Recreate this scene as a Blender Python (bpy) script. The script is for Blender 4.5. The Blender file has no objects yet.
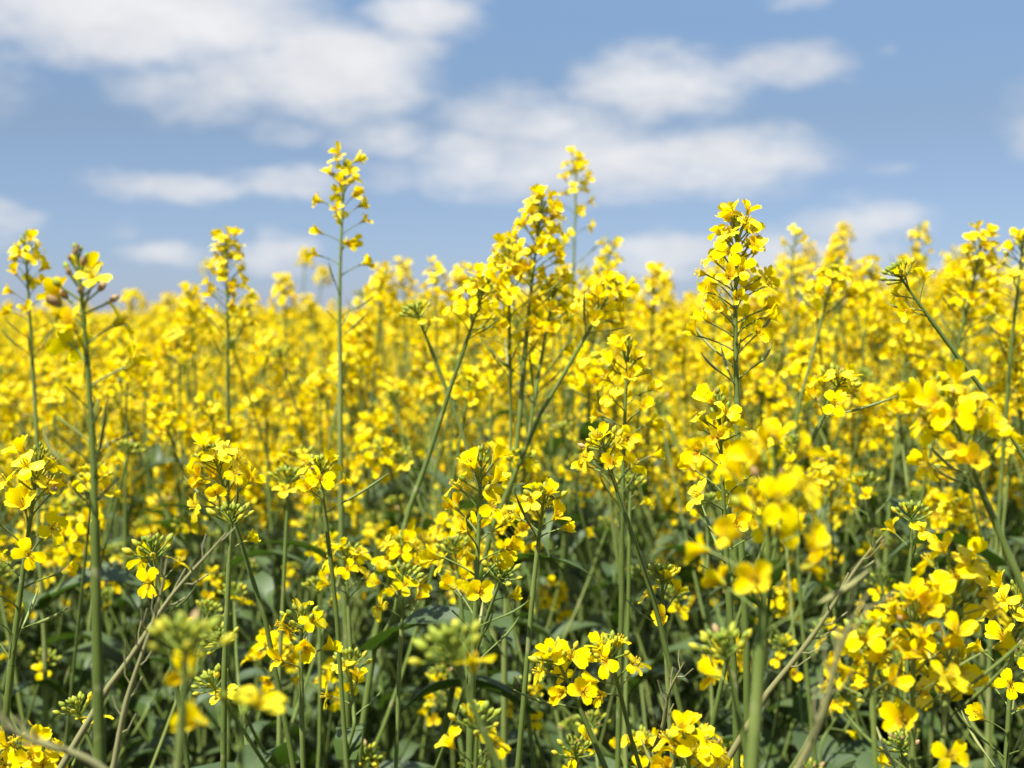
import bpy, math, random
import numpy as np
from mathutils import Vector, Matrix

RNG = random.Random(11)
PI = math.pi
scene = bpy.context.scene
COL = scene.collection

# ------------------------------------------------------------------ camera
CAM_Z, LENS, HORIZON = 1.40, 50.0, 318.0
FPX = LENS / 36.0 * 1024.0
PITCH = math.atan((384.0 - HORIZON) / FPX)
CP, SP = math.cos(PITCH), math.sin(PITCH)


def at(px, py, d):
    """World point seen at a photograph pixel, d metres in front of the camera."""
    x = (px - 512.0) / FPX * d
    u = (384.0 - py) / FPX * d
    return np.array([x, d * CP + u * SP, CAM_Z - d * SP + u * CP])


# ------------------------------------------------------------------ materials
def new_mat(name):
    m = bpy.data.materials.new(name)
    m.use_nodes = True
    nt = m.node_tree
    nt.nodes.clear()
    return m, nt, nt.nodes, nt.links


def leafy(name, ramp, translucency, gloss, rough, noise_scale, noise_amt, trans_gain=(1, 1, 1), spots=None, bump=0.0):
    """Thin plant tissue: diffuse + translucent + a waxy gloss. The colour runs along ramp by each piece's own tint."""
    m, nt, N, L = new_mat(name)
    out = N.new('ShaderNodeOutputMaterial')
    att = N.new('ShaderNodeAttribute'); att.attribute_name = 'tint'
    oi = N.new('ShaderNodeObjectInfo')
    tc = N.new('ShaderNodeTexCoord')
    nz = N.new('ShaderNodeTexNoise'); nz.inputs['Scale'].default_value = noise_scale
    nz.inputs['Detail'].default_value = 3
    L.new(tc.outputs['Object'], nz.inputs['Vector'])
    a = N.new('ShaderNodeMath'); a.operation = 'MULTIPLY_ADD'
    L.new(nz.outputs['Fac'], a.inputs[0]); a.inputs[1].default_value = noise_amt
    L.new(att.outputs['Fac'], a.inputs[2])
    b = N.new('ShaderNodeMath'); b.operation = 'MULTIPLY_ADD'
    L.new(oi.outputs['Random'], b.inputs[0]); b.inputs[1].default_value = 0.16
    L.new(a.outputs[0], b.inputs[2])
    c = N.new('ShaderNodeMath'); c.operation = 'SUBTRACT'; c.use_clamp = True
    L.new(b.outputs[0], c.inputs[0]); c.inputs[1].default_value = noise_amt * 0.5 + 0.08
    r = N.new('ShaderNodeValToRGB')
    e = r.color_ramp.elements
    while len(e) < len(ramp):
        e.new(0.5)
    for k, (p, col) in enumerate(ramp):
        e[k].position = p
        e[k].color = (*col, 1)
    L.new(c.outputs[0], r.inputs[0])
    colour = r.outputs[0]
    if spots:
        n2 = N.new('ShaderNodeTexNoise'); n2.inputs['Scale'].default_value = spots[1]; n2.inputs['Detail'].default_value = 2
        L.new(tc.outputs['Object'], n2.inputs['Vector'])
        mr = N.new('ShaderNodeMapRange'); mr.inputs[1].default_value = 0.62; mr.inputs[2].default_value = 0.78
        L.new(n2.outputs['Fac'], mr.inputs[0])
        mx = N.new('ShaderNodeMix'); mx.data_type = 'RGBA'
        L.new(mr.outputs[0], mx.inputs['Factor']); L.new(colour, mx.inputs[6]); mx.inputs[7].default_value = (*spots[0], 1)
        colour = mx.outputs[2]
    d = N.new('ShaderNodeBsdfDiffuse'); L.new(colour, d.inputs['Color'])
    t = N.new('ShaderNodeBsdfTranslucent')
    g = N.new('ShaderNodeMix'); g.data_type = 'RGBA'; g.blend_type = 'MULTIPLY'; g.inputs['Factor'].default_value = 1
    L.new(colour, g.inputs[6]); g.inputs[7].default_value = (*trans_gain, 1)
    L.new(g.outputs[2], t.inputs['Color'])
    m1 = N.new('ShaderNodeMixShader'); m1.inputs[0].default_value = translucency
    L.new(d.outputs[0], m1.inputs[1]); L.new(t.outputs[0], m1.inputs[2])
    gl = N.new('ShaderNodeBsdfGlossy'); gl.inputs['Roughness'].default_value = rough
    gl.inputs['Color'].default_value = (1, 1, 1, 1)
    m2 = N.new('ShaderNodeMixShader')
    fr = N.new('ShaderNodeFresnel'); fr.inputs['IOR'].default_value = 1.4
    fm = N.new('ShaderNodeMath'); fm.operation = 'MULTIPLY'; fm.inputs[1].default_value = gloss
    L.new(fr.outputs[0], fm.inputs[0]); L.new(fm.outputs[0], m2.inputs[0])
    L.new(m1.outputs[0], m2.inputs[1]); L.new(gl.outputs[0], m2.inputs[2])
    if bump:
        bp = N.new('ShaderNodeBump'); bp.inputs['Strength'].default_value = bump; bp.inputs['Distance'].default_value = 0.002
        L.new(nz.outputs['Fac'], bp.inputs['Height'])
        for s in (d, gl, t):
            L.new(bp.outputs[0], s.inputs['Normal'])
    L.new(m2.outputs[0], out.inputs['Surface'])
    return m


M_PETAL = leafy('petal_yellow', [(0, (0.80, 0.48, 0.002)), (0.12, (0.94, 0.645, 0.0004)), (0.35, (0.955, 0.73, 0.0004)), (0.7, (0.96, 0.775, 0.0005)), (1, (0.96, 0.82, 0.004))],
                0.50, 0.03, 0.6, 260, 0.42, (1.0, 1.0, 0.8))
M_STEM = leafy('stem_green', [(0, (0.095, 0.130, 0.024)), (0.5, (0.138, 0.19, 0.038)), (1, (0.235, 0.275, 0.075))],
               0.10, 0.35, 0.5, 30, 0.55, spots=((0.30, 0.29, 0.13), 70))
M_BUD = leafy('bud_green', [(0, (0.17, 0.25, 0.035)), (0.5, (0.33, 0.38, 0.035)), (0.8, (0.55, 0.48, 0.03)), (1, (0.72, 0.55, 0.02))],
              0.2, 0.4, 0.4, 150, 0.3)
M_LEAF = leafy('leaf_bluish_green', [(0, (0.020, 0.045, 0.012)), (0.5, (0.037, 0.071, 0.017)), (0.9, (0.085, 0.130, 0.028)), (1, (0.20, 0.20, 0.035))],
               0.3, 0.06, 0.55, 22, 0.5, (1.1, 1.3, 0.45), bump=0.5)
M_ANTHER = leafy('anther_yellow', [(0, (0.55, 0.36, 0.01)), (1, (0.75, 0.55, 0.03))], 0.2, 0.2, 0.6, 100, 0.2)
M_DRY = leafy('dry_straw', [(0, (0.14, 0.13, 0.045)), (0.5, (0.23, 0.22, 0.085)), (1, (0.33, 0.32, 0.14))], 0.05, 0.4, 0.5, 40, 0.5)
M_POD = leafy('pod_green', [(0, (0.13, 0.18, 0.04)), (0.6, (0.2, 0.25, 0.06)), (1, (0.32, 0.30, 0.10))], 0.1, 0.5, 0.4, 60, 0.4)
M_WITHER = leafy('withered_bud', [(0, (0.20, 0.12, 0.05)), (0.5, (0.36, 0.23, 0.10)), (1, (0.5, 0.36, 0.16))], 0.15, 0.3, 0.5, 90, 0.4)
MATS = [M_PETAL, M_STEM, M_BUD, M_LEAF, M_ANTHER, M_DRY, M_POD, M_WITHER]
PETAL, STEM, BUD, LEAF, ANTHER, DRY, POD, WITHER = range(8)


# ------------------------------------------------------------------ geometry collector (all quads)
class Geo:
    def __init__(self):
        self.V, self.F, self.Mi, self.T, self.n = [], [], [], [], 0

    def add(self, V, F, mat, tint):
        V = np.asarray(V, float)
        F = np.asarray(F, int)
        self.V.append(V)
        self.F.append(F + self.n)
        self.Mi.append(np.full(len(F), mat) if np.isscalar(mat) else np.asarray(mat))
        self.T.append(np.full(len(V), tint) if np.isscalar(tint) else np.asarray(tint))
        self.n += len(V)

    def pack(self):
        if len(self.V) > 1:
            self.V = [np.concatenate(self.V)]; self.F = [np.concatenate(self.F)]
            self.Mi = [np.concatenate(self.Mi)]; self.T = [np.concatenate(self.T)]
        return self.V[0], self.F[0], self.Mi[0], self.T[0]

    def add_geo(self, g, R=None, t=None, dt=0.0):
        V, F, Mi, T = g.pack()
        if R is not None:
            V = V @ np.asarray(R).T
        if t is not None:
            V = V + np.asarray(t)
        self.add(V, F, Mi, np.clip(T + dt, 0, 1))

    def mesh(self, name):
        V, F, Mi, T = self.pack()
        me = bpy.data.meshes.new(name)
        me.vertices.add(len(V)); me.vertices.foreach_set('co', V.astype(np.float32).ravel())
        me.loops.add(len(F) * 4); me.loops.foreach_set('vertex_index', F.astype(np.int32).ravel())
        me.polygons.add(len(F))
        me.polygons.foreach_set('loop_start', np.arange(0, len(F) * 4, 4, dtype=np.int32))
        used, inv = np.unique(Mi, return_inverse=True)
        for u in used:
            me.materials.append(MATS[u])
        me.polygons.foreach_set('material_index', inv.astype(np.int32).ravel())
        me.polygons.foreach_set('use_smooth', np.ones(len(F), dtype=bool))
        a = me.attributes.new('tint', 'FLOAT', 'POINT')
        a.data.foreach_set('value', T.astype(np.float32))
        me.update(calc_edges=True)
        return me


def unit(v):
    v = np.asarray(v, float)
    return v / (np.linalg.norm(v) + 1e-12)


def frame(z, spin=0.0):
    """3x3 whose third column points along z."""
    z = unit(z)
    h = np.array([1.0, 0, 0]) if abs(z[0]) < 0.8 else np.array([0, 1.0, 0])
    x = unit(np.cross(h, z)); y = np.cross(z, x)
    c, s = math.cos(spin), math.sin(spin)
    return np.stack([c * x + s * y, -s * x + c * y, z], axis=1)


def grid_faces(a, b):
    f = []
    for i in range(a - 1):
        for j in range(b - 1):
            f.append((i * b + j, i * b + j + 1, (i + 1) * b + j + 1, (i + 1) * b + j))
    return f


def tube(g, P, R, sides, mat, tint, rib=0.0):
    P = np.asarray(P, float)
    n = len(P)
    T = np.gradient(P, axis=0)
    V = []
    x = None
    for i in range(n):
        t = unit(T[i])
        if x is None:
            x = frame(t)[:, 0]
        x = unit(x - t * np.dot(x, t)); y = np.cross(t, x)
        for k in range(sides):
            a = 2 * PI * k / sides
            V.append(P[i] + R[i] * (1 + (rib if k % 2 else -rib)) * (math.cos(a) * x + math.sin(a) * y))
    F = []
    for i in range(n - 1):
        for k in range(sides):
            k2 = (k + 1) % sides
            F.append((i * sides + k, i * sides + k2, (i + 1) * sides + k2, (i + 1) * sides + k))
    g.add(V, F, mat, tint)


def ellipsoid(g, p, axis, length, rad, mat, tint, rows=5, sides=6, taper=0.0):
    axis = unit(axis)
    P, R = [], []
    for i in range(rows + 1):
        s = i / rows
        P.append(np.asarray(p) + axis * length * s)
        R.append(max(rad * math.sin(PI * min(max(s, 0.03), 0.97)) ** 0.7 * (1 - taper * s), rad * 0.05))
    tube(g, P, R, sides, mat, tint)


# ------------------------------------------------------------------ flowers, buds, pods, leaves
def make_flower(seed, stage):
    """Four-petalled blossom facing +z, its stalk end at the origin. stage 0 wide open, 1 cup, 2 tired."""
    r = random.Random(seed)
    g = Geo()
    nl, nw = 8, 5
    for k in range(4):
        ang = k * PI / 2 + (0.22 if k % 2 else -0.22) + r.uniform(-0.15, 0.15)
        size = r.uniform(0.9, 1.08)
        if stage == 0:
            e0, e1 = r.uniform(0.25, 0.55), r.uniform(-0.55, 0.0)
        elif stage == 1:
            e0, e1 = r.uniform(0.9, 1.35), r.uniform(0.3, 0.9)
        else:
            e0, e1 = r.uniform(1.05, 1.5), r.uniform(-0.2, 1.0)
            size *= r.uniform(0.8, 1.02)
        twist = r.uniform(-0.25, 0.25) * (1 if stage == 0 else 2.2)
        cup = r.uniform(-0.10, 0.30) if stage == 0 else r.uniform(0.15, 0.6)
        wob, ph = r.uniform(0.0003, 0.0008), r.uniform(0, 6)
        rad, z = 0.0009, 0.0
        HW = r.uniform(0.0023, 0.0030) if stage < 2 else r.uniform(0.0020, 0.0027)
        V = []
        ds = 0.0142 * size / (nl - 1)
        for i in range(nl):
            s = i / (nl - 1)
            claw = 0.30
            if s < claw:
                e = 1.35; w = 0.0008 + 0.0006 * s / claw
            else:
                q = (s - claw) / (1 - claw)
                e = e0 + (e1 - e0) * q
                w = 0.0014 + HW * size * math.sin(PI * min(0.5, 0.62 * q ** 0.75 + 0.0)) if q < 0.72 else None
                if w is None:
                    top = 0.0014 + HW * size * math.sin(PI * min(0.5, 0.62 * 0.72 ** 0.75))
                    qq = (q - 0.72) / 0.28
                    w = top * math.sqrt(max(0.0, 1 - (0.93 * qq) ** 2.2))
            if i:
                rad += math.cos(e) * ds; z += math.sin(e) * ds
            n = np.array([-math.sin(e), math.cos(e)])           # (radial, up) normal of the blade
            for j in range(nw):
                v = (j / (nw - 1) - 0.5) * 2
                lift = cup * w * (v * v - 0.3) + wob * math.sin(ph + v * 2.6 + s * 7) * s + twist * v * w * s
                rr, zz = rad + n[0] * lift, z + n[1] * lift
                # a shallow notch in the tip of the blade
                if i == nl - 1:
                    back = (0.0006 - 0.0012 * abs(v)) * size * 0.6
                    rr -= math.cos(e) * back; zz -= math.sin(e) * back
                yy = v * w
                V.append((rr * math.cos(ang) - yy * math.sin(ang), rr * math.sin(ang) + yy * math.cos(ang), zz))
        tb = r.gauss(0.58 if stage < 2 else 0.46, 0.14)
        if stage == 2 and r.random() < 0.12:
            tb = 0.02
        g.add(V, grid_faces(nl, nw), PETAL, np.clip([tb + 0.5 * ((i // nw) / (nl - 1) - 0.6) + 0.10 * abs((i % nw) - 2) - 0.1 for i in range(nl * nw)], 0, 1))
    # sepals
    for k in range(4):
        ang = k * PI / 2 + PI / 4 + r.uniform(-0.1, 0.1)
        V = []
        for i in range(4):
            s = i / 3
            rr = 0.0008 + 0.0028 * s; zz = 0.0058 * s
            w = 0.0010 * math.sin(PI * (0.2 + 0.75 * s))
            for v in (-1, 1):
                V.append((rr * math.cos(ang) - v * w * math.sin(ang), rr * math.sin(ang) + v * w * math.cos(ang), zz))
        g.add(V, grid_faces(4, 2), BUD, r.uniform(0.45, 0.8))
    # stamens with anthers, pistil
    for k in range(6):
        ang = k * PI / 3 + r.uniform(-0.2, 0.2)
        sp = 0.0013 + r.uniform(0, 0.0009)
        p0 = np.array([0.0006 * math.cos(ang), 0.0006 * math.sin(ang), 0.001])
        p1 = np.array([sp * math.cos(ang), sp * math.sin(ang), 0.0066 + r.uniform(-0.0006, 0.0008)])
        tube(g, [p0, p1], [0.0002, 0.0002], 3, PETAL, 0.5)
        ellipsoid(g, p1, p1 - p0 + np.array([0, 0, 0.002]), 0.0019, 0.00055, ANTHER, r.random(), 3, 4)
    tube(g, [(0, 0, 0), (0, 0, 0.005), (0, 0, 0.0078)], [0.0007, 0.0006, 0.0004], 5, BUD, 0.2)
    return g


FLOWERS = {0: [make_flower(100 + i, 0) for i in range(9)],
           1: [make_flower(200 + i, 1) for i in range(5)],
           2: [make_flower(300 + i, 2) for i in range(6)]}
FLOWER_MESH = {}


def flower_mesh(st, i):
    if (st, i) not in FLOWER_MESH:
        FLOWER_MESH[(st, i)] = FLOWERS[st][i].mesh('flower')
    return FLOWER_MESH[(st, i)]


def make_pod(seed):
    """Young seed pod, base at the origin, growing along +z and curling towards +x."""
    r = random.Random(seed)
    g = Geo()
    ln, bend = r.uniform(0.016, 0.042), r.uniform(0.1, 0.9)
    P, a, p = [], 0.0, np.zeros(3)
    for i in range(7):
        P.append(p.copy())
        p = p + np.array([math.sin(a), 0, math.cos(a)]) * ln / 6
        a += bend / 6
    rr = r.uniform(0.0007, 0.0011)
    tube(g, P, [rr * 0.6, rr, rr * 1.05, rr, rr, rr * 0.6, rr * 0.35], 5, POD, r.random())
    return g


PODS = [make_pod(400 + i) for i in range(7)]
POD_MESH = {}


def pod_mesh(i):
    if i not in POD_MESH:
        POD_MESH[i] = PODS[i].mesh('seed_pod')
    return POD_MESH[i]


KINDS = {  # length, flowers, buds, pods/bare stalks below, size of flowers, withered tip
    'dense':  dict(L=0.046, fl=18, bud=16, pod=2, ped=0.019, zone=(0.12, 0.86)),
    'long':   dict(L=0.125, fl=36, bud=12, pod=6, ped=0.023, zone=(0.24, 0.93)),
    'spire':  dict(L=0.17, fl=20, bud=8, pod=6, ped=0.021, zone=(0.28, 0.96), small=1.0, old=True),
    'small':  dict(L=0.036, fl=8, bud=15, pod=1, ped=0.015, zone=(0.1, 0.8)),
    'bud':    dict(L=0.030, fl=1, bud=24, pod=0, ped=0.012, zone=(0.1, 0.5)),
    'budfl':  dict(L=0.040, fl=4, bud=22, pod=1, ped=0.015, zone=(0.05, 0.65)),
    'ladder': dict(L=0.115, fl=16, bud=16, pod=6, ped=0.020, zone=(0.22, 0.88), small=1.06, old=True),
    'sparse': dict(L=0.115, fl=7, bud=20, pod=11, ped=0.020, zone=(0.45, 0.86), wither=True, bare=0.25),
    'bloom':  dict(L=0.020, fl=2, bud=4, pod=0, ped=0.016, zone=(0.2, 0.8)),
    'crown':  dict(L=0.068, fl=18, bud=14, pod=1, ped=0.023, zone=(0.08, 0.9), rb=0.0022, small=0.95),
    'bare':   dict(L=0.150, fl=4, bud=9, pod=20, ped=0.013, zone=(0.84, 0.99), small=0.9),
}


def make_head(kind, seed):
    """Flower head growing along +z from the origin -> (axis geometry, buds, flowers [(stage, i, R, t, s)], pods [(i, R, t)])."""
    K = KINDS[kind]
    r = random.Random(seed)
    L = K['L'] * r.uniform(0.9, 1.12)
    axis, buds = Geo(), Geo()
    bx, by = r.uniform(-0.04, 0.04), r.uniform(-0.04, 0.04)

    def ax(s):
        return np.array([bx * L * s * s, by * L * s * s, L * s])
    rb, rt = (K.get('rb', 0.0019 if K['L'] > 0.08 else 0.0014), 0.0008)
    tube(axis, [ax(i / 8) for i in range(9)], [rb + (rt - rb) * i / 8 for i in range(9)], 6, STEM, r.uniform(0.3, 0.7))
    z0, z1 = K['zone']
    ga, a = 2.39996, r.uniform(0, 6.28)
    flowers, pods = [], []
    # spent stalks and young pods
    for i in range(K['pod']):
        a += ga + r.uniform(-0.3, 0.3)
        s = z0 * (i + r.uniform(0.1, 0.9)) / max(1, K['pod']) if K['pod'] else 0
        th = r.uniform(0.85, 1.25)
        ln = K['ped'] * r.uniform(0.7, 1.15)
        P, p, t = [], ax(s), th * 0.8
        for q in range(5):
            P.append(p.copy())
            p = p + np.array([math.sin(t) * math.cos(a), math.sin(t) * math.sin(a), math.cos(t)]) * ln / 4
            t += (th - t) * 0.3
        tube(axis, P, [0.00062, 0.0005, 0.00048, 0.0005, 0.00065], 4, STEM, r.uniform(0.3, 0.8))
        if r.random() < K.get('bare', 0.75):
            d = unit(P[-1] - P[-2])
            x = np.array([0, 0, 1.0]); x = unit(x - d * np.dot(x, d)); y = np.cross(d, x)
            pods.append((r.randrange(len(PODS)), np.stack([x, y, d], axis=1), P[-1] - d * 0.0003))
    # open flowers
    n = K['fl']
    for i in range(n):
        a += ga + r.uniform(-0.35, 0.35)
        f = (i + r.uniform(0.2, 0.8)) / n
        s = z0 + (z1 - z0) * f ** (0.6 if kind == 'spire' else 0.7 if kind == 'ladder' else 0.85)
        th = 1.25 - 0.75 * f ** 1.6 + r.uniform(-0.15, 0.15)       # lower stalks stand out, upper ones stand up
        ln = K['ped'] * (1.12 - 0.45 * f) * r.uniform(0.85, 1.15)
        P, p, t = [], ax(s), th * 0.75
        for q in range(5):
            P.append(p.copy())
            p = p + np.array([math.sin(t) * math.cos(a), math.sin(t) * math.sin(a), math.cos(t)]) * ln / 4
            t += (th - t) * 0.4
        tube(axis, P, [0.0007, 0.00055, 0.0005, 0.0005, 0.0007], 4, STEM, r.uniform(0.4, 0.9))
        d = unit(P[-1] - P[-2])
        droop = r.random()
        nd = unit(d + np.array([0, 0, r.uniform(-0.35, 0.35)]) + np.array([r.gauss(0, .22), r.gauss(0, .22), 0]))
        st = 0
        if f > 0.9 or r.random() < 0.14:
            st = 1
        elif f < (0.65 if K.get('old') else 0.42) and r.random() < 0.7 or droop < 0.14:
            st = 2
        if K.get('wither') and r.random() < 0.5:
            st = 2
        flowers.append((st, r.randrange(len(FLOWERS[st])), frame(nd, r.uniform(0, 6.28)), P[-1] - nd * 0.0004,
                        r.uniform(0.74, 0.94) * K.get('small', 1.0)))
    # the dome of buds
    nb = K['bud']
    for i in range(nb):
        a += ga
        q = (i + 0.5) / nb                                       # 0 outside, 1 the very tip
        th = 1.15 * (1 - q) ** 0.8 + 0.05
        s = 0.80 + 0.2 * q if L < 0.06 else 1 - 0.028 / L * (1 - q)
        ln = 0.0105 * (1 - q) ** 0.7 + 0.0022
        d = np.array([math.sin(th) * math.cos(a), math.sin(th) * math.sin(a), math.cos(th)])
        p0 = ax(s); p1 = p0 + d * ln
        tube(buds, [p0, p1], [0.0005, 0.0006], 4, BUD, 0.15)
        bl = (0.0032 + 0.0036 * (1 - q)) * r.uniform(0.7, 1.2)
        m = BUD
        if K.get('wither') and r.random() < 0.42:
            m = WITHER
        elif r.random() < 0.06:
            m = WITHER
        ellipsoid(buds, p1, unit(d + np.array([0, 0, .25])), bl, bl * 0.29, m,
                  min(1, max(0, 0.25 + 0.5 * (1 - q) ** 1.5 + r.gauss(0, 0.12))), 5, 7)
    # thickened join under the head
    return dict(axis=axis, buds=buds, flowers=flowers, pods=pods, L=L, rb=rb)


HEADS = {k: [make_head(k, 1000 + 50 * j + hash_i) for hash_i in range(5)] for j, k in enumerate(KINDS)}


def merged_head(h):
    g = Geo()
    g.add_geo(h['axis']); g.add_geo(h['buds'])
    for st, i, R, t, s in h['flowers']:
        g.add_geo(FLOWERS[st][i], R * s, t, RNG.uniform(-0.1, 0.1))
    for i, R, t in h['pods']:
        g.add_geo(PODS[i], R, t)
    return g


for k in HEADS:
    for h in HEADS[k]:
        h['merged'] = merged_head(h)
        h['meshes'] = {}


def head_mesh(h, which):
    if which not in h['meshes']:
        h['meshes'][which] = h[which].mesh({'merged': 'flower_head', 'axis': 'flower_head', 'buds': 'bud_cluster'}[which])
    return h['meshes'][which]


def make_leaf(seed, L, wide, lobed):
    r = random.Random(seed)
    g = Geo()
    nl, nw = 13, 7
    e = r.uniform(0.75, 1.2); droop = r.uniform(1.0, 2.3)
    fold = r.uniform(0.15, 0.45); tw = r.uniform(-0.6, 0.6)
    ph, fr = r.uniform(0, 6), r.uniform(7, 12)
    x, z = 0.0, 0.0
    V, mid = [], []
    for i in range(nl):
        s = i / (nl - 1)
        el = e - droop * s
        if i:
            x += math.cos(el) * L / (nl - 1); z += math.sin(el) * L / (nl - 1)
        if lobed:
            w = wide * L * (0.10 + 0.9 * max(0, (s - 0.28) / 0.72) ** 0.6 * (1 - s ** 6) ** 0.5 if s > 0.28 else 0.07 + 0.12 * abs(math.sin(s * 22)))
        else:
            w = wide * L * (0.75 * (1 - s) ** 0.25 * (1 - 0.5 * s) + 0.5 * math.sin(PI * s) ** 1.5) * (1 - s ** 5)
        w *= 1 + 0.13 * math.sin(fr * 2.3 * s + ph)
        n = np.array([-math.sin(el), math.cos(el)])
        for j in range(nw):
            v = (j / (nw - 1) - 0.5) * 2
            h = abs(v) * w * fold + 0.10 * w * math.sin(fr * s + ph + (1.5 if v > 0 else 0)) * abs(v) + tw * s * v * w
            V.append((x + n[0] * h, v * w, z + n[1] * h))
        mid.append((x - n[0] * 0.0006, 0, z - n[1] * 0.0006))
    g.add(V, grid_faces(nl, nw), LEAF, r.uniform(0.2, 0.8))
    tube(g, mid, [0.0014 * (1 - 0.8 * i / (nl - 1)) * (L / 0.15) ** 0.5 for i in range(nl)], 5, STEM, 0.6)
    return g


LEAVES = {'up': [make_leaf(500 + i, 0.065 + 0.015 * i, 0.16, False) for i in range(5)],
          'low': [make_leaf(600 + i, 0.105 + 0.018 * i, 0.23, True) for i in range(6)]}
LEAF_MESH = {}


def leaf_mesh(c, i):
    if (c, i) not in LEAF_MESH:
        LEAF_MESH[(c, i)] = LEAVES[c][i].mesh('leaf')
    return LEAF_MESH[(c, i)]


# ------------------------------------------------------------------ a whole plant as a plan, then as objects or as one mesh
def hermite(p0, t0, p1, t1, n):
    out = []
    for i in range(n):
        s = i / (n - 1)
        a, b, c, d = 2 * s**3 - 3 * s**2 + 1, s**3 - 2 * s**2 + s, -2 * s**3 + 3 * s**2, s**3 - s**2
        out.append(a * p0 + b * t0 + c * p1 + d * t1)
    return out


def pick(r, weights):
    ks = list(weights)
    return r.choices(ks, [weights[k] for k in ks])[0]


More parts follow.
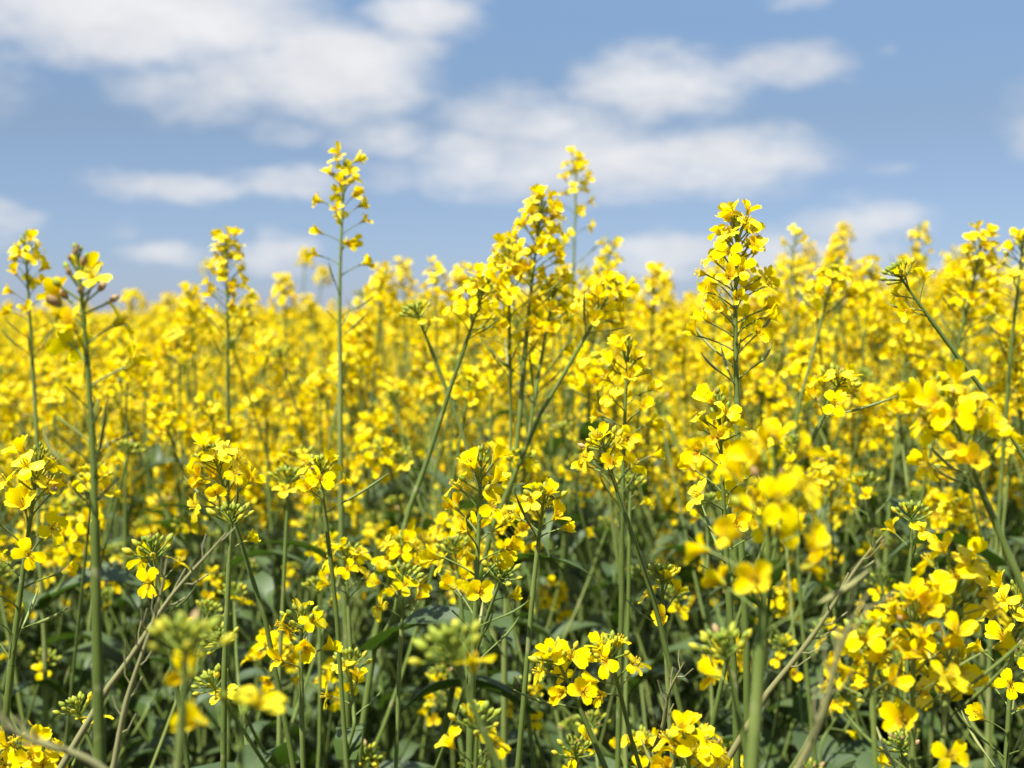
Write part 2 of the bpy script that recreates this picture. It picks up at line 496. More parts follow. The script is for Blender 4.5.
def plan_plant(r, base, tip, via=None, kind='dense', branches=4, mix=None, thick=1.0, reach=(0.62, 0.97), leaves=(4, 5), low=True, dry=False,
               extra=(), spread=1.0, start=(0.45, 0.86)):
    """Stem from base on the ground to the tip of its flower head (through via), side branches, heads and leaves, in world metres."""
    mix = mix or {'dense': 5, 'small': 3, 'budfl': 2, 'bud': 1.5}
    base, tip = np.asarray(base, float), np.asarray(tip, float)
    head = r.choice(HEADS[kind]) if kind else None
    hl = head['L'] if head else 0.0
    if via is None:
        d = unit(tip - base + np.array([0, 0, 0.4]) + np.array([r.gauss(0, .07), r.gauss(0, .07), 0]))
        top = tip - d * hl
        H = np.linalg.norm(top - base)
        P = hermite(base, np.array([r.gauss(0, .1), r.gauss(0, .1), 1.0]) * H, top, d * H, 22)
    else:
        via = np.asarray(via, float)
        d = unit(tip - via)
        top = tip - d * hl
        if np.linalg.norm(tip - via) < hl + 0.07:
            via = tip - d * (hl + 0.07)
        H = np.linalg.norm(via - base)
        P = hermite(base, np.array([0, 0, 1.0]) * H, via, unit(d + np.array([0, 0, .1])) * H, 14)
        k = 9
        P += [via + (top - via) * (i / k) for i in range(1, k + 1)]
    P = np.array(P)
    # slight kinks at the nodes, none at either end
    n = len(P)
    amp = 0.0016
    ph = [r.uniform(0, 6.28) for _ in range(4)]
    arc = np.concatenate([[0], np.cumsum(np.linalg.norm(np.diff(P, axis=0), axis=1))])
    for i in range(1, n - 1):
        s = arc[i]
        wgt = min(1, (arc[-1] - s) / 0.15) * min(1, s / 0.1)
        P[i, 0] += amp * wgt * (math.sin(22 * s + ph[0]) + 0.4 * math.sin(47 * s + ph[1]))
        P[i, 1] += amp * wgt * (math.sin(19 * s + ph[2]) + 0.4 * math.sin(43 * s + ph[3]))
    r0, r1 = 0.0056 * thick * r.uniform(0.85, 1.15), 0.0021 * thick
    seg = np.linalg.norm(np.diff(P, axis=0), axis=1)
    cum = np.concatenate([[0], np.cumsum(seg)])
    tot = cum[-1]
    R = [r0 + (r1 - r0) * (c / tot) ** 1.15 for c in cum]
    if head:
        for i in range(n):
            q = min(1.0, max(0.0, 1 - (tot - cum[i]) / 0.16))
            R[i] = R[i] + (head['rb'] * 1.04 - R[i]) * q
    plan = dict(base=base, stem=None, branches=[], heads=[], leaves=[])
    g = Geo()
    tv, t0 = [], r.uniform(0.25, 0.7)
    for i in range(n):
        node = i % 4 == 2
        tv += [min(1, max(0, t0 + 0.22 * math.sin(9 * cum[i] + ph[0]) + 0.12 * math.sin(31 * cum[i] + ph[3]) + (0.15 if node else 0)))] * 12
    tube(g, P, [q * (1.10 if i % 4 == 2 else 1.0) for i, q in enumerate(R)], 12, STEM, tv, 0.06)
    plan['stem'] = g
    if head:
        plan['heads'].append((head, frame(d, r.uniform(0, 6.28)), P[-1]))

    def along(s):
        c = s * tot
        i = min(max(int(np.searchsorted(cum, c)) - 1, 0), n - 2)
        f = (c - cum[i]) / max(seg[i], 1e-9)
        return P[i] + (P[i + 1] - P[i]) * f, unit(P[i + 1] - P[i]), R[i] + (R[i + 1] - R[i]) * f
    ga = r.uniform(0, 6.28)
    spec = [(None, None)] * branches + [(np.asarray(e[0], float), e[1]) for e in extra]
    zt = tip[2]
    for b, (btip, bk) in enumerate(spec):
        ga += 2.4 + r.uniform(-0.4, 0.4)
        s = start[0] + (start[1] - start[0]) * (b + r.uniform(0.1, 0.9)) / max(1, branches) if btip is None else None
        if btip is None:
            p, t, rr = along(min(s, 0.95))
            bk = pick(r, mix)
            zz = base[2] + (zt - base[2]) * r.uniform(*reach)
            rise = max(zz - p[2], 0.06)
            out = rise * r.uniform(0.28, 0.62) * spread
            btip = p + np.array([math.cos(ga) * out, math.sin(ga) * out, rise])
        else:
            s = max(0.2, min(0.93, (btip[2] - base[2] - 0.16) / (tip[2] - base[2])))
            p, t, rr = along(s)
        bh = r.choice(HEADS[bk])
        d = unit((btip - p) * np.array([0.7, 0.7, 1.0]) + np.array([r.gauss(0, .02), r.gauss(0, .02), 0]))
        e = btip - d * bh['L']
        ln = np.linalg.norm(e - p)
        side = unit((btip - p) * np.array([1, 1, 0.55]))
        BP = hermite(p, side * ln * 0.9, e, d * ln, 10)
        br = min(rr * 0.68, 0.0032)
        g = Geo()
        b0 = r.uniform(0.3, 0.7)
        tube(g, BP, [br * 1.25 if i == 0 else br + (0.0013 - br) * (i / 9) ** 0.8 for i in range(10)], 8, STEM, [min(1, max(0, b0 + 0.2 * math.sin(i // 8 + ph[1]))) for i in range(80)], 0.06)
        plan['branches'].append(g)
        plan['heads'].append((bh, frame(BP[-1] - BP[-2], r.uniform(0, 6.28)), np.asarray(BP[-1])))
        az = math.atan2(btip[1] - p[1], btip[0] - p[0])
        if leaves[0] and not dry:
            i = r.randrange(5)
            plan['leaves'].append(('up', i, Matrix.Rotation(az + r.uniform(-.3, .3), 3, 'Z'), p))
        if ln > 0.2 and leaves[0] and not dry:
            i = r.randrange(3)
            plan['leaves'].append(('up', i, Matrix.Rotation(r.uniform(0, 6.28), 3, 'Z'), np.asarray(BP[5])))
    for i in range(leaves[0]):
        s = r.uniform(0.42, 0.85)
        p, t, rr = along(s)
        plan['leaves'].append(('up', r.randrange(5), Matrix.Rotation(r.uniform(0, 6.28), 3, 'Z'), p))
    for i in range(leaves[1]):
        s = r.uniform(0.06, 0.42)
        p, t, rr = along(s)
        plan['leaves'].append(('low', r.randrange(6), Matrix.Rotation(r.uniform(0, 6.28), 3, 'Z'), p))
    return plan


def m4(R, t, s=1.0):
    M = Matrix.Identity(4)
    for i in range(3):
        for j in range(3):
            M[i][j] = float(R[i][j]) * s
        M[i][3] = float(t[i])
    return M


COUNT = {'o': 0}


def put(name, mesh, parent, M=None):
    o = bpy.data.objects.new(name, mesh)
    COL.objects.link(o)
    if parent is not None:
        o.parent = parent
    if M is not None:
        o.matrix_basis = M
    COUNT['o'] += 1
    return o


def build_plant(plan, label, group=None, detail=False, name='rapeseed_plant', category='rapeseed plant'):
    root = bpy.data.objects.new(name, None)
    root.empty_display_size = 0.05
    COL.objects.link(root)
    b = plan['base']
    root.location = b
    root['label'] = label
    root['category'] = category
    if group:
        root['group'] = group

    def local(g):
        V, F, Mi, T = g.pack()
        g.V[0] = V - b
        return g
    put('stem', local(plan['stem']).mesh('stem'), root)
    for g in plan['branches']:
        put('branch', local(g).mesh('branch'), root)
    for c, i, R, t in plan['leaves']:
        put('leaf', leaf_mesh(c, i), root, m4(R, t - b))
    for h, R, t in plan['heads']:
        if not detail:
            put('flower_head', head_mesh(h, 'merged'), root, m4(R, t - b))
            continue
        ho = put('flower_head', head_mesh(h, 'axis'), root, m4(R, t - b))
        put('bud_cluster', head_mesh(h, 'buds'), ho)
        for st, i, fR, ft, s in h['flowers']:
            put('flower', flower_mesh(st, i), ho, m4(fR, ft, s))
        for i, pR, pt in h['pods']:
            put('seed_pod', pod_mesh(i), ho, m4(pR, pt))
    return root


def plant_geo(plan):
    g = Geo()
    b = plan['base']
    g.add_geo(plan['stem'], None, -b)
    for x in plan['branches']:
        g.add_geo(x, None, -b)
    for c, i, R, t in plan['leaves']:
        g.add_geo(LEAVES[c][i], np.array(R), t - b, RNG.uniform(-.2, .2))
    for h, R, t in plan['heads']:
        g.add_geo(h['merged'], R, t - b)
    return g


# ------------------------------------------------------------------ the plants one can point at in the photograph
# tip pixel, a pixel lower on its stem, metres from the camera, head, options, label
DENSE = {'dense': 5, 'small': 3, 'budfl': 2}
BUDS = {'bud': 4, 'budfl': 3, 'small': 2}
HERO = [
    # --- rising against the sky
    ((90, 232), (97, 640), 0.62, 'sparse', dict(thick=1.2, branches=0), 'plant with thick bare stem and brownish withered buds at its tip, against the sky'),
    ((25, 222), (34, 392), 1.35, 'ladder', dict(thick=.8, branches=2, mix=DENSE), 'plant with yellow ladder of flowers in front of the cloud at the left edge'),
    ((228, 224), (228, 470), 1.50, 'long', dict(thick=.9, branches=2, mix=DENSE), 'straight plant with small yellow crown, between withered plant and the tallest plant'),
    ((337, 146), (341, 430), 1.28, 'spire', dict(thick=1.0, branches=2, mix=DENSE), 'tallest plant, flowers spaced in pairs along its bare stem below large cloud'),
    ((541, 184), (525, 350), 1.22, 'long', dict(thick=.9, branches=2, mix=DENSE, extra=(((506, 244), 1.2, 'ladder'), ((556, 280), 1.24, 'ladder'))), 'plant with dark leaning stem and full yellow head, in front of the thin spire'),
    ((579, 146), (571, 330), 1.75, 'spire', dict(thick=.9, branches=3, mix=DENSE, extra=(((606, 264), 1.74, 'ladder'), ((556, 282), 1.78, 'ladder'))), 'thin spire of small flowers standing behind the dark leaning stem'),
    ((492, 268), (410, 505), 1.12, 'dense', dict(thick=.8, branches=1, mix=DENSE), 'plant leaning far over with dark slanting stem and dense yellow head'),
    ((622, 272), (552, 395), 1.15, 'dense', dict(thick=.75, branches=1, mix=DENSE), 'slanting dark stem with a flower head next to the full headed plant'),
    ((730, 198), (737, 400), 0.93, 'long', dict(thick=.85, branches=0), 'sharp tall plant with broad column of yellow flowers and upcurved pods below'),
    ((800, 222), (784, 345), 1.85, 'bare', dict(thick=.75, branches=1, mix=DENSE), 'slim plant with tiny yellow tip, sparse pods, beside the broad flower column'),
    ((838, 256), (808, 372), 1.35, 'dense', dict(thick=.7, branches=2, mix=DENSE), 'plant with rounded yellow head on slightly slanting stem, right of slim tiny tipped plant'),
    ((888, 262), (992, 402), 0.95, 'budfl', dict(thick=.5, branches=0), 'slanting plant with green bud cluster and one open flower against the sky'),
    ((992, 222), (962, 330), 1.40, 'long', dict(thick=.85, branches=3, mix=DENSE), 'tall bushy yellow plant with leaning stem near the right edge of the photo'),
    ((1022, 218), (1012, 340), 1.30, 'ladder', dict(thick=.8, branches=2, mix=DENSE), 'plant cut by the right edge, its yellow head rising into the sky'),
    ((505, 232), (520, 360), 1.60, 'ladder', dict(thick=.7, branches=2, mix=DENSE), 'plant with loose flowers touching the full yellow head from its left'),
    ((385, 262), (372, 400), 2.0, 'long', dict(thick=.7, branches=3, mix=DENSE), 'bushy plant with yellow crown just right of tallest plant'),
    ((190, 282), (196, 400), 2.0, 'long', dict(thick=.7, branches=3, mix=DENSE), 'bushy plant with yellow crown left of the straight small crowned plant'),
    ((655, 262), (650, 380), 1.9, 'long', dict(thick=.75, branches=4, mix=DENSE), 'bushy yellow plant left of the broad flower column'),
    ((910, 250), (905, 380), 2.0, 'long', dict(thick=.75, branches=4, mix=DENSE), 'bushy yellow plant behind the slanting green bud cluster'),
    ((958, 256), (950, 380), 1.75, 'long', dict(thick=.75, branches=4, mix=DENSE), 'bushy yellow plant between slanting green bud cluster and tall plant near the right edge'),
    ((612, 232), (606, 350), 1.95, 'ladder', dict(thick=.7, branches=4, mix=DENSE), 'loosely flowered plant just right of the thin spire'),
    ((462, 262), (455, 380), 1.9, 'long', dict(thick=.7, branches=4, mix=DENSE), 'bushy yellow plant behind the head of the far leaning dark stem'),
    ((768, 268), (764, 380), 1.8, 'long', dict(thick=.7, branches=4, mix=DENSE), 'bushy yellow plant just right of the broad flower column'),
    # --- middle of the picture
    ((412, 300), (462, 430), 1.15, 'bud', dict(thick=.6, branches=0), 'thin stalk tipped with closed green buds, crossing the leaning dark stem'),
    ((625, 322), (622, 520), 1.02, 'ladder', dict(thick=.75, branches=1, mix=BUDS), 'upright plant with small loosely set flowers below the slanting dark stem'),
    ((484, 428), (474, 640), 0.80, 'ladder', dict(thick=1.0, branches=0), 'sharply focused plant with yellow flowers around bud tip in the middle'),
    ((716, 372), (730, 620), 0.84, 'ladder', dict(thick=.85, branches=1, mix=BUDS), 'plant with flowers on top and many bare stalks along its lower stem'),
    ((596, 426), (640, 560), 0.86, 'small', dict(thick=.6, branches=0), 'thin plant with two flat open flowers side by side'),
    ((40, 424), (18, 610), 0.80, 'ladder', dict(thick=.9, branches=0), 'plant with clustered flowers and bare twigs leaning near the left edge'),
    ((208, 432), (246, 560), 0.95, 'dense', dict(thick=.7, branches=1, mix=BUDS), 'plant with flat yellow flower cluster over green buds'),
    ((848, 366), (812, 440), 0.98, 'small', dict(thick=.6, branches=0), 'small flower cluster on a thin slanting stalk below the rounded head'),
    ((318, 452), (330, 560), 0.95, 'small', dict(thick=.6, branches=1, mix=BUDS), 'small plant with single open flower beside the tallest stem'),
    ((405, 560), (398, 700), 1.0, 'budfl', dict(thick=.6, branches=1, mix=BUDS), 'small flowering shoot left of the sharply focused plant'),
    ((545, 480), (528, 640), 0.92, 'small', dict(thick=.7, branches=1, mix=BUDS), 'small yellow shoot right of the sharply focused plant'),
    # --- close to the lens, out of focus
    ((776, 418), (752, 764), 0.54, 'crown', dict(thick=1.1, branches=0, leaves=(0, 2)), 'blurred close plant with large soft yellow blossoms over pale green stem'),
    ((932, 372), (1010, 560), 0.64, 'dense', dict(thick=1.0, branches=0, leaves=(0, 2)), 'blurred close plant whose yellow head leans in from the right edge'),
    ((190, 612), (182, 720), 0.47, 'bud', dict(thick=.75, branches=0, leaves=(0, 2), extra=(((242, 712), .50, 'bloom'),)), 'blurred close cluster of green buds with one yellow flower beside'),
    ((438, 622), (492, 752), 0.52, 'bud', dict(thick=.7, branches=0, leaves=(0, 2)), 'blurred pale green bud cluster on a slanting stem'),
    ((912, 556), (912, 700), 0.66, 'ladder', dict(thick=.95, branches=0, leaves=(0, 3), extra=(((955, 560), .68, 'crown'), ((868, 632), .66, 'small'), ((948, 660), .7, 'small'))), 'broad plant with many large yellow flowers in the lower right corner'),
    ((300, 600), (302, 730), 0.86, 'small', dict(thick=.7, branches=0), 'short plant with compact round yellow cluster, lower left of the middle'),
    ((550, 638), (600, 756), 0.80, 'small', dict(thick=.7, branches=0, leaves=(0, 3)), 'low plant with bright small yellow cluster on slanting stem at the bottom'),
    ((692, 712), (690, 764), 0.74, 'dense', dict(thick=.7, branches=0, leaves=(0, 3)), 'low plant with pale open flowers at the lower picture edge'),
    ((150, 530), (168, 640), 0.80, 'budfl', dict(thick=.6, branches=1, mix=BUDS, leaves=(0, 3)), 'plant with green bud cluster and yellow flowers beside thick bare stem'),
    ((232, 500), (226, 640), 0.86, 'bud', dict(thick=.8, branches=1, mix=BUDS, leaves=(1, 3)), 'plant topped by tight cluster of green buds above crossing straw stalks'),
    ((20, 724), (30, 764), 0.78, 'dense', dict(thick=.6, branches=0, leaves=(0, 3)), 'low yellow flowers in the lower left corner'),
    ((740, 335), (742, 420), 1.7, 'dense', dict(thick=.7, branches=3, mix=DENSE), 'yellow plant half hidden behind the broad flower column'),
    ((1015, 560), (1008, 720), 0.85, 'ladder', dict(thick=.8, branches=0, leaves=(0, 3)), 'plant with loose yellow flowers at right edge above the broad corner plant'),
    ((720, 625), (745, 745), 0.62, 'bud', dict(thick=.6, branches=0, leaves=(0, 2)), 'soft pale bud cluster between focused plants near the bottom'),
    ((345, 540), (352, 680), 1.05, 'small', dict(thick=.7, branches=1, mix=BUDS), 'plant with medium yellow head in front of the tallest stem'),
    ((480, 700), (476, 764), 0.7, 'budfl', dict(thick=.6, branches=0, leaves=(0, 2)), 'low bud shoot at the foot of the sharply focused plant'),
    ((660, 560), (668, 680), 0.9, 'budfl', dict(thick=.6, branches=0, leaves=(0, 2)), 'shoot with brownish green buds left of bare stalked stem'),
]
DRYS = [((166, 560), (112, 768), 0.70, 'straight dry straw stalk crossing in front of the bud clustered plant'),
        ((224, 530), (108, 686), 0.72, 'longer dry straw stalk slanting up beneath the tight green bud cluster'),
        ((885, 535), (770, 690), 0.74, 'pale straw stalk slanting behind the blurred close blossoms'),
        ((868, 590), (796, 772), 0.50, 'blurred straw stalk in front of the broad corner plant'),
        ((-10, 714), (92, 768), 0.52, 'blurred green brown stalk lying low across the left corner'),
        ((682, 660), (655, 745), 0.85, 'short tan stalk at the bottom right of low bright cluster')]
hr = random.Random(5)
hero_xy = []
for (tx, ty), (qx, qy), d, kind, opt, label in HERO:
    tip, via = at(tx, ty, d), at(qx, qy, d * 1.01)
    lean = (via - tip)
    base = via + np.array([lean[0], lean[1], 0]) * 0.35 + np.array([hr.gauss(0, .02), hr.uniform(0.0, .10), 0])
    base[2] = 0
    ax_ = unit(tip - via)
    tip = tip - ax_ * (0.010 if kind in ('bud', 'budfl', 'sparse', 'small') else 0.015)
    o = dict(opt)
    o['extra'] = [(at(e[0][0], e[0][1], e[1]), e[2]) for e in o.get('extra', ())]
    o.setdefault('leaves', (2, 5))
    o.setdefault('reach', (0.78, 0.915))
    o.setdefault('spread', 0.8)
    o.setdefault('start', (0.62, 0.9))
    plan = plan_plant(hr, base, tip, via=via, kind=kind, **o)
    build_plant(plan, label, 'rapeseed plants of the field', detail=True)
    hero_xy.append((base[0], base[1]))
for (tx, ty), (qx, qy), d, label in DRYS:
    tip, via = at(tx, ty, d), at(qx, qy, d * 1.03)
    lean = via - tip
    base = via + np.array([lean[0], lean[1], 0]) * 0.5
    base[2] = 0
    g = Geo()
    H = np.linalg.norm(via - base)
    P = hermite(base, np.array([0, 0, 1.0]) * H, via, unit(tip - via) * H * .8, 14) + [via + (tip - via) * (i / 12) for i in range(1, 13)]
    P = np.array(P) - base
    ph = hr.uniform(0, 6)
    for i in range(1, len(P)):
        P[i] += np.array([math.sin(i * 0.55 + ph), 0, math.cos(i * 0.4 + ph)]) * 0.0016
    rs = [(0.0029 - 0.0024 * i / 25) * (1 + (0.16 if i % 5 == 2 else 0)) for i in range(26)]
    tube(g, P, rs, 8, DRY, hr.uniform(.3, .8))
    for i in range(15, 25):
        ang = hr.uniform(0, 6.28)
        t = unit(P[i] - P[i - 1])
        dv = unit(t * 0.8 + frame(t)[:, 0] * math.cos(ang) + frame(t)[:, 1] * math.sin(ang))
        tube(g, [P[i], P[i] + dv * .006, P[i] + dv * .010 + t * hr.uniform(.002, .008)], [.0005, .0004, .0005], 4, DRY, .5)
    o = put('straw_stalk', g.mesh('straw_stalk'), None)
    o.location = base
    o['label'] = label
    o['category'] = 'dry stalk'
    o['group'] = 'dry stalks among the plants'

# ------------------------------------------------------------------ the rest of the crop one can count
fr = random.Random(21)


def crop_top(d, x, r):
    """How high above or below the lens a plant's tip stands."""
    if d < 1.3:
        m, s = -0.165, 0.035
    elif d < 1.75:
        m, s = -0.08, 0.045
    elif d < 2.4:
        m, s = -0.018, 0.05
    else:
        m, s = -0.002, 0.05
    if x / d > 0.1 and d > 1.2:
        m += 0.015
    if x / d > 0.2 and 1.5 < d < 4:
        m += 0.07; s += 0.02
    if x / d < -0.09 and d > 1.5:
        m -= 0.025
    if -0.06 < x / d < 0.12 and d > 1.8:
        m += 0.028; s += 0.012
    return m + r.gauss(0, s)


NEAR_END = 4.1
cells = []
step = 0.148
ny = int((NEAR_END - 0.8) / step)
for iy in range(ny + 1):
    for ix in range(-12, 13):
        y = 0.8 + (iy + fr.uniform(-.4, .4)) * step
        x = (ix + fr.uniform(-.4, .4) + (0.5 if iy % 2 else 0)) * step
        if abs(x) < 0.375 * y + 0.14 and 0.8 < y < NEAR_END:
            if min((x - a) ** 2 + (y - b) ** 2 for a, b in hero_xy) > 0.075 ** 2:
                cells.append((x, y))
cells.sort(key=lambda c: c[1])
cells = cells[:300 - len(HERO)]
FRONT = cells[-1][1] if len(cells) == 300 - len(HERO) else NEAR_END
for x, y in cells:
    rel = crop_top(y, x, fr)
    rel = min(rel, -0.11 if y < 1.3 else -0.02 if y < 1.75 else 0.07 if y < 2.4 else 0.15)
    lean = 0.10 if y < 1.6 else 0.05
    tip = np.array([x + fr.gauss(0, lean), y + fr.gauss(0, .04), CAM_Z + rel])
    if y < 1.35:
        o = dict(kind=pick(fr, {'bud': 3, 'budfl': 3, 'small': 0.8}), branches=6, mix={'bud': 6, 'budfl': 2, 'small': 1.5}, thick=.68, leaves=(7, 9), start=(.35, .85), reach=(.66, .97), spread=1.6)
        lab = 'lower plant with few flowers and green buds standing among the front stems'
        grp = 'lower front plants'
    else:
        o = dict(kind=pick(fr, {'dense': 3, 'long': 3.5, 'ladder': 3, 'spire': 0.7}), branches=8, mix={'dense': 4, 'ladder': 2.5, 'small': 3, 'budfl': 1.5}, thick=.8, leaves=(2, 8), reach=(0.80, .985), spread=1.1)
        if y < 2.0:
            o['branches'] = 5; o['mix'] = {'dense': 1.5, 'small': 2.5, 'budfl': 2, 'bud': 6}; o['leaves'] = (3, 10); o['spread'] = 1.3; o['reach'] = (.76, .98); o['start'] = (.42, .86)
        lab = 'flowering plant in the dense yellow crop behind the front stems'
        grp = 'plants of the dense yellow crop'
    build_plant(plan_plant(fr, (x, y, 0), tip, **o), lab, grp, detail=y < 1.5)

# ------------------------------------------------------------------ the uncounted field behind and around
pr = random.Random(77)
protos = []
for i in range(12):
    tip = (pr.gauss(0, .04), pr.gauss(0, .04), 1.36)
    plan = plan_plant(pr, (0, 0, 0), tip, kind=pick(pr, {'dense': 3, 'long': 3, 'ladder': 2}), branches=8, mix=DENSE, thick=.9,
                      leaves=(2, 8), reach=(0.80, .985))
    me = plant_geo(plan).mesh('field_plant')
    protos.append(bpy.data.objects.new('field_plant', me))      # a source for the field's geometry nodes, never linked
pts, idx, rot, scl = [], [], [], []


def scatter(x, y, r):
    pts.append((x, y, 0.0)); idx.append(r.randrange(len(protos)))
    rot.append((r.gauss(0, .02), r.gauss(0, .02), r.uniform(0, 6.28)))
    h = CAM_Z - 0.03 + r.gauss(0, 0.055) + (0.08 if r.random() < 0.07 else 0)
    if y > 0 and x / y < -0.09:
        h -= 0.02
    if -1.5 < y < FRONT:
        h -= 0.05
    scl.append(h / 1.36)


sr = random.Random(9)
y = -1.6
while y < 85.0:
    dens = 36 if y < 12 else 24 if y < 25 else 12 if y < 45 else 7
    st = 1 / math.sqrt(dens)
    half = 0.40 * max(y, 0) + (2.0 if y < 12 else 4.0)
    k = int(half / st) + 1
    for ix in range(-k, k + 1):
        x = (ix + sr.uniform(-.5, .5)) * st
        yy = y + sr.uniform(-.5, .5) * st
        if yy < FRONT + 0.05 and abs(x) < 0.375 * yy + 0.16 and yy > 0.3:
            continue
        if yy < 0.8 and abs(x) < 0.55 and yy > -0.5:
            continue
        scatter(x, yy, sr)
    y += st
me = bpy.data.meshes.new('rapeseed_field')
me.vertices.add(len(pts)); me.vertices.foreach_set('co', np.array(pts, np.float32).ravel())
a = me.attributes.new('pick', 'INT', 'POINT'); a.data.foreach_set('value', np.array(idx, np.int32))
a = me.attributes.new('turn', 'FLOAT_VECTOR', 'POINT'); a.data.foreach_set('vector', np.array(rot, np.float32).ravel())
a = me.attributes.new('size', 'FLOAT', 'POINT'); a.data.foreach_set('value', np.array(scl, np.float32))
field = put('rapeseed_field', me, None)
field['kind'] = 'stuff'
field['label'] = 'dense yellow rapeseed crop stretching away to the horizon behind the nearer plants'
field['category'] = 'rapeseed field'
ng = bpy.data.node_groups.new('field_scatter', 'GeometryNodeTree')
ng.interface.new_socket('Geometry', in_out='INPUT', socket_type='NodeSocketGeometry')
ng.interface.new_socket('Geometry', in_out='OUTPUT', socket_type='NodeSocketGeometry')
N, L = ng.nodes, ng.links
gi, go = N.new('NodeGroupInput'), N.new('NodeGroupOutput')
g2i = N.new('GeometryNodeGeometryToInstance')
for p in reversed(protos):
    oi = N.new('GeometryNodeObjectInfo'); oi.inputs['Object'].default_value = p
    oi.inputs['As Instance'].default_value = False
    L.new(oi.outputs['Geometry'], g2i.inputs[0])
g2i_list = []
N.remove(g2i)
join = N.new('GeometryNodeJoinGeometry')
for n in [n for n in N if n.bl_idname == 'GeometryNodeObjectInfo']:
    gg = N.new('GeometryNodeGeometryToInstance')
    L.new(n.outputs['Geometry'], gg.inputs[0]); L.new(gg.outputs[0], join.inputs[0])
m2p = N.new('GeometryNodeMeshToPoints')
L.new(gi.outputs[0], m2p.inputs['Mesh'])
iop = N.new('GeometryNodeInstanceOnPoints')
L.new(m2p.outputs[0], iop.inputs['Points']); L.new(join.outputs[0], iop.inputs['Instance'])
iop.inputs['Pick Instance'].default_value = True


def named(t, n):
    x = N.new('GeometryNodeInputNamedAttribute'); x.data_type = t; x.inputs['Name'].default_value = n
    return x.outputs[0]


L.new(named('INT', 'pick'), iop.inputs['Instance Index'])
e2r = N.new('FunctionNodeEulerToRotation'); L.new(named('FLOAT_VECTOR', 'turn'), e2r.inputs[0])
L.new(e2r.outputs[0], iop.inputs['Rotation'])
L.new(named('FLOAT', 'size'), iop.inputs['Scale'])
L.new(iop.outputs[0], go.inputs[0])
md = field.modifiers.new('scatter', 'NODES'); md.node_group = ng

# ------------------------------------------------------------------ ground
m, nt, N, L = new_mat('soil')
out = N.new('ShaderNodeOutputMaterial'); bs = N.new('ShaderNodeBsdfPrincipled'); bs.inputs['Roughness'].default_value = 0.95
tc = N.new('ShaderNodeTexCoord'); n1 = N.new('ShaderNodeTexNoise'); n1.inputs['Scale'].default_value = 9; n1.inputs['Detail'].default_value = 8
rp = N.new('ShaderNodeValToRGB'); rp.color_ramp.elements[0].color = (0.035, 0.026, 0.016, 1); rp.color_ramp.elements[1].color = (0.12, 0.09, 0.055, 1)
rp.color_ramp.elements[0].position = 0.3; rp.color_ramp.elements[1].position = 0.75
bp = N.new('ShaderNodeBump'); bp.inputs['Strength'].default_value = 0.8; bp.inputs['Distance'].default_value = 0.03
L.new(tc.outputs['Object'], n1.inputs['Vector']); L.new(n1.outputs['Fac'], rp.inputs[0]); L.new(rp.outputs[0], bs.inputs['Base Color'])
L.new(n1.outputs['Fac'], bp.inputs['Height']); L.new(bp.outputs[0], bs.inputs['Normal']); L.new(bs.outputs[0], out.inputs[0])
gm = bpy.data.meshes.new('ground')
S = 3000.0
gm.from_pydata([(-S, -S, 0), (S, -S, 0), (S, S, 0), (-S, S, 0)], [], [(0, 1, 2, 3)])
gm.materials.append(m)
gr = put('ground', gm, None); gr['kind'] = 'structure'

# ------------------------------------------------------------------ sky, clouds, sun
SUN_EL, SUN_AZ = math.radians(60), math.radians(-140)     # azimuth from +y towards +x: behind the camera, to the left
w = bpy.data.worlds.new('World'); scene.world = w; w.use_nodes = True
nt = w.node_tree; N, L = nt.nodes, nt.links; N.clear()
out = N.new('ShaderNodeOutputWorld'); bg = N.new('ShaderNodeBackground'); bg.inputs['Strength'].default_value = 0.10
sky = N.new('ShaderNodeTexSky'); sky.sky_type = 'NISHITA'; sky.sun_disc = False
sky.sun_elevation = SUN_EL; sky.sun_rotation = SUN_AZ
sky.altitude = 0; sky.air_density = 1.0; sky.dust_density = 0.15; sky.ozone_density = 2.5


def M(op, *a, clamp=False):
    n = N.new('ShaderNodeMath'); n.operation = op; n.use_clamp = clamp
    for i, v in enumerate(a):
        if isinstance(v, (int, float)):
            n.inputs[i].default_value = v
        else:
            L.new(v, n.inputs[i])
    return n.outputs[0]


tc = N.new('ShaderNodeTexCoord')
sx = N.new('ShaderNodeSeparateXYZ'); L.new(tc.outputs['Generated'], sx.inputs[0])
az = M('ARCTAN2', sx.outputs[0], sx.outputs[1])
el = M('ARCSINE', sx.outputs[2])


def noise(scale, detail, rough=0.55, off=(0, 0, 0), sq=2.6):
    mp = N.new('ShaderNodeMapping'); mp.inputs['Scale'].default_value = (1, 1, sq); mp.inputs['Location'].default_value = off
    L.new(tc.outputs['Generated'], mp.inputs[0])
    n = N.new('ShaderNodeTexNoise'); n.inputs['Scale'].default_value = scale; n.inputs['Detail'].default_value = detail
    n.inputs['Roughness'].default_value = rough
    L.new(mp.outputs[0], n.inputs['Vector'])
    return n


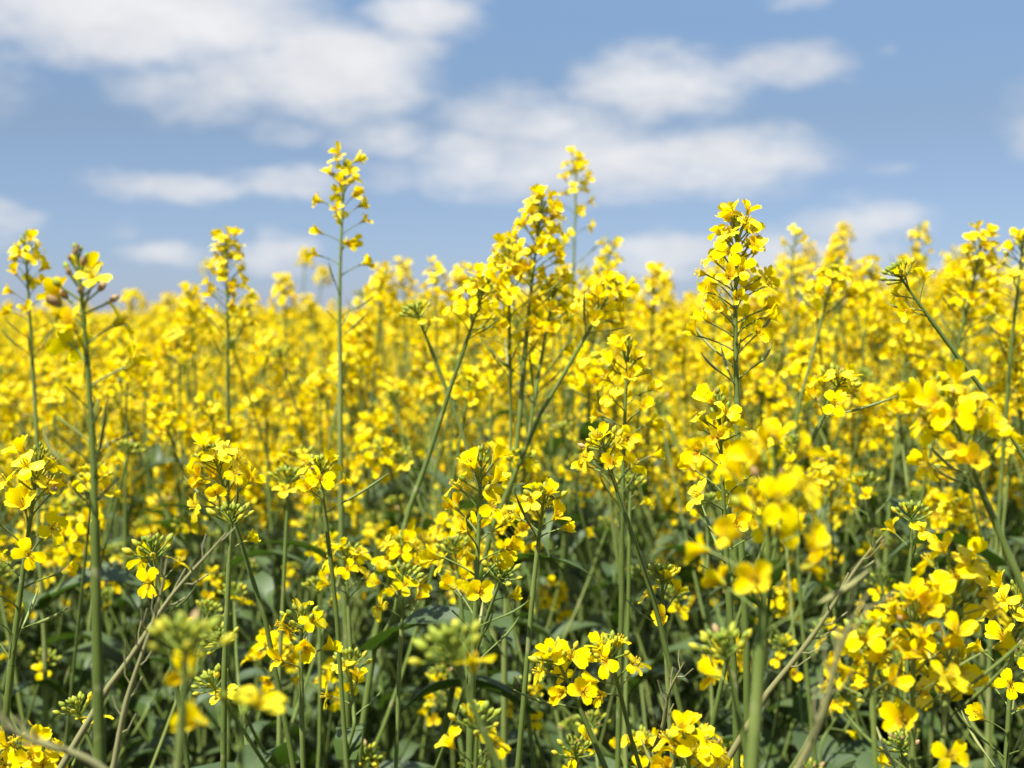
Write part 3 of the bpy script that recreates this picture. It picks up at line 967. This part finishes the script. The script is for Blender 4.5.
wn = noise(16, 4, 0.6)
ws = N.new('ShaderNodeSeparateXYZ'); L.new(wn.outputs['Color'], ws.inputs[0])
azw = M('MULTIPLY_ADD', M('SUBTRACT', ws.outputs[0], 0.5), 0.060, az)
elw = M('MULTIPLY_ADD', M('SUBTRACT', ws.outputs[1], 0.5), 0.034, el)
pv = N.new('ShaderNodeCombineXYZ'); L.new(azw, pv.inputs[0]); L.new(elw, pv.inputs[1])
BLOBS = [(150, 15, 200, 54, 1.15), (330, 62, 105, 52, 1.15), (230, 80, 110, 36, .8), (430, 8, 60, 30, .9), (395, 45, 60, 34, .8), (385, 128, 60, 24, .75), (285, 124, 40, 14, .5),
         (40, 20, 80, 46, .8), (620, 155, 190, 34, 1), (470, 152, 70, 36, .8), (655, 76, 90, 36, .95), (785, 62, 66, 24, .75), (500, 105, 70, 28, .7),
         (740, 148, 85, 36, .9), (570, 120, 80, 30, .8), (190, 180, 95, 17, .7), (290, 178, 70, 17, .7), (380, 172, 40, 20, .5), (2, 216, 34, 18, .65),
         (165, 244, 40, 14, .7), (275, 243, 42, 20, .85), (122, 222, 22, 8, .45), (660, 246, 62, 24, .9), (765, 244, 75, 28, .8), (862, 214, 60, 22, .8),
         (835, 250, 62, 26, .8), (940, 276, 75, 18, .8), (600, 262, 40, 14, .6), (795, 0, 40, 10, .45), (880, 48, 12, 7, .35), (880, 168, 30, 10, .25),
         (-160, 90, 150, 60, .9), (-120, 230, 120, 30, .8), (1180, 120, 140, 50, .9), (1200, 250, 120, 26, .8), (300, -140, 260, 60, .8), (840, -150, 200, 60, .8)]
tot = None
for bx, by, rx, ry, amp in BLOBS:
    u0, v0 = math.atan((bx - 512) / FPX), math.atan((308.0 - by) / FPX)
    s = N.new('ShaderNodeVectorMath'); s.operation = 'SUBTRACT'; L.new(pv.outputs[0], s.inputs[0]); s.inputs[1].default_value = (u0, v0, 0)
    q = N.new('ShaderNodeVectorMath'); q.operation = 'MULTIPLY'; L.new(s.outputs[0], q.inputs[0]); q.inputs[1].default_value = (FPX / rx / 1.25, FPX / ry / 1.25, 0)
    dd = N.new('ShaderNodeVectorMath'); dd.operation = 'DOT_PRODUCT'; L.new(q.outputs[0], dd.inputs[0]); L.new(q.outputs[0], dd.inputs[1])
    f = M('MULTIPLY', M('SUBTRACT', 1.0, dd.outputs['Value'], clamp=True), amp)
    tot = f if tot is None else M('MAXIMUM', tot, f)
# the rest of the sky, away from the view: scattered fair-weather clouds
big = noise(2.2, 6, 0.6, (3, 1, 0), 2.0)
away = M('MULTIPLY', M('GREATER_THAN', M('ABSOLUTE', az), 0.75), 1.0)
high = M('GREATER_THAN', el, 0.42)
els = M('MULTIPLY', M('MAXIMUM', away, high), M('MULTIPLY', M('SUBTRACT', big.outputs['Fac'], 0.5, clamp=True), 6.0, clamp=True))
dens0 = M('MAXIMUM', tot, els)
fb = noise(20, 9, 0.66, (5, 2, 7), 2.2)
dn = M('MULTIPLY_ADD', M('MULTIPLY', M('SUBTRACT', fb.outputs['Fac'], 0.5), M('MULTIPLY', dens0, 4.0, clamp=True)), 1.35, dens0)
dens = N.new('ShaderNodeMapRange'); dens.interpolation_type = 'SMOOTHSTEP'
dens.inputs[1].default_value = -0.06; dens.inputs[2].default_value = 1.12; dens.inputs[3].default_value = 0; dens.inputs[4].default_value = 0.94
L.new(dn, dens.inputs[0])
cr = N.new('ShaderNodeValToRGB')
cr.color_ramp.elements[0].position = 0.25; cr.color_ramp.elements[0].color = (2.85, 2.98, 3.28, 1)
cr.color_ramp.elements[1].position = 0.75; cr.color_ramp.elements[1].color = (4.2, 4.18, 4.2, 1)
sh = noise(15, 6, 0.6, (9, 4, 2), 2.4)
L.new(M('MULTIPLY_ADD', sh.outputs['Fac'], 0.7, M('MULTIPLY', dens0, 0.25)), cr.inputs[0])
tintn = N.new('ShaderNodeMix'); tintn.data_type = 'RGBA'; tintn.blend_type = 'MULTIPLY'; tintn.inputs['Factor'].default_value = 1
L.new(sky.outputs[0], tintn.inputs[6]); skr = N.new('ShaderNodeValToRGB'); L.new(M('DIVIDE', el, 0.5, clamp=True), skr.inputs[0]); L.new(skr.outputs[0], tintn.inputs[7])
es = skr.color_ramp.elements
for p, c in ((0.0, (.257, .310, .518)), (.087, (.290, .335, .494)), (.268, (.380, .378, .424)), (.41, (.468, .482, .515)), (1.0, (1.0, 1.0, 1.02))):
    if p in (0.0, 1.0):
        es[int(p) * (len(es) - 1)].color = (*c, 1)
    else:
        x = es.new(p); x.color = (*c, 1)
mix = N.new('ShaderNodeMix'); mix.data_type = 'RGBA'
L.new(dens.outputs[0], mix.inputs['Factor']); L.new(tintn.outputs[2], mix.inputs[6]); L.new(cr.outputs[0], mix.inputs[7])
L.new(mix.outputs[2], bg.inputs['Color']); L.new(bg.outputs[0], out.inputs[0])

sd = bpy.data.lights.new('sun', 'SUN'); sd.energy = 4.8; sd.angle = math.radians(0.5); sd.color = (1.0, 0.97, 0.92)
so = bpy.data.objects.new('sun', sd); COL.objects.link(so)
sv = Vector((math.sin(SUN_AZ) * math.cos(SUN_EL), math.cos(SUN_AZ) * math.cos(SUN_EL), math.sin(SUN_EL)))
so.location = sv * 20
so.rotation_euler = sv.to_track_quat('Z', 'Y').to_euler()

# ------------------------------------------------------------------ camera and render settings
cd = bpy.data.cameras.new('camera'); cam = bpy.data.objects.new('camera', cd); COL.objects.link(cam)
cd.lens = LENS; cd.sensor_width = 36; cd.clip_start = 0.05; cd.clip_end = 6000
cam.location = (0, 0, CAM_Z); cam.rotation_euler = (PI / 2 - PITCH, 0, 0)
cd.dof.use_dof = True; cd.dof.focus_distance = 0.86; cd.dof.aperture_fstop = 9.0; cd.dof.aperture_blades = 0
scene.camera = cam
scene.render.engine = 'CYCLES'
cy = scene.cycles
cy.max_bounces = 9; cy.diffuse_bounces = 7; cy.transmission_bounces = 7; cy.glossy_bounces = 2; cy.transparent_max_bounces = 4
cy.use_denoising = True
cy.sample_clamp_indirect = 6
cy.use_adaptive_sampling = False
vs = scene.view_settings
vs.view_transform = 'Standard'; vs.look = 'None'; vs.exposure = 1.14; vs.gamma = 1; vs.use_curve_mapping = False
print('objects', COUNT['o'], 'crop', len(cells), 'field', len(pts), 'front', FRONT)
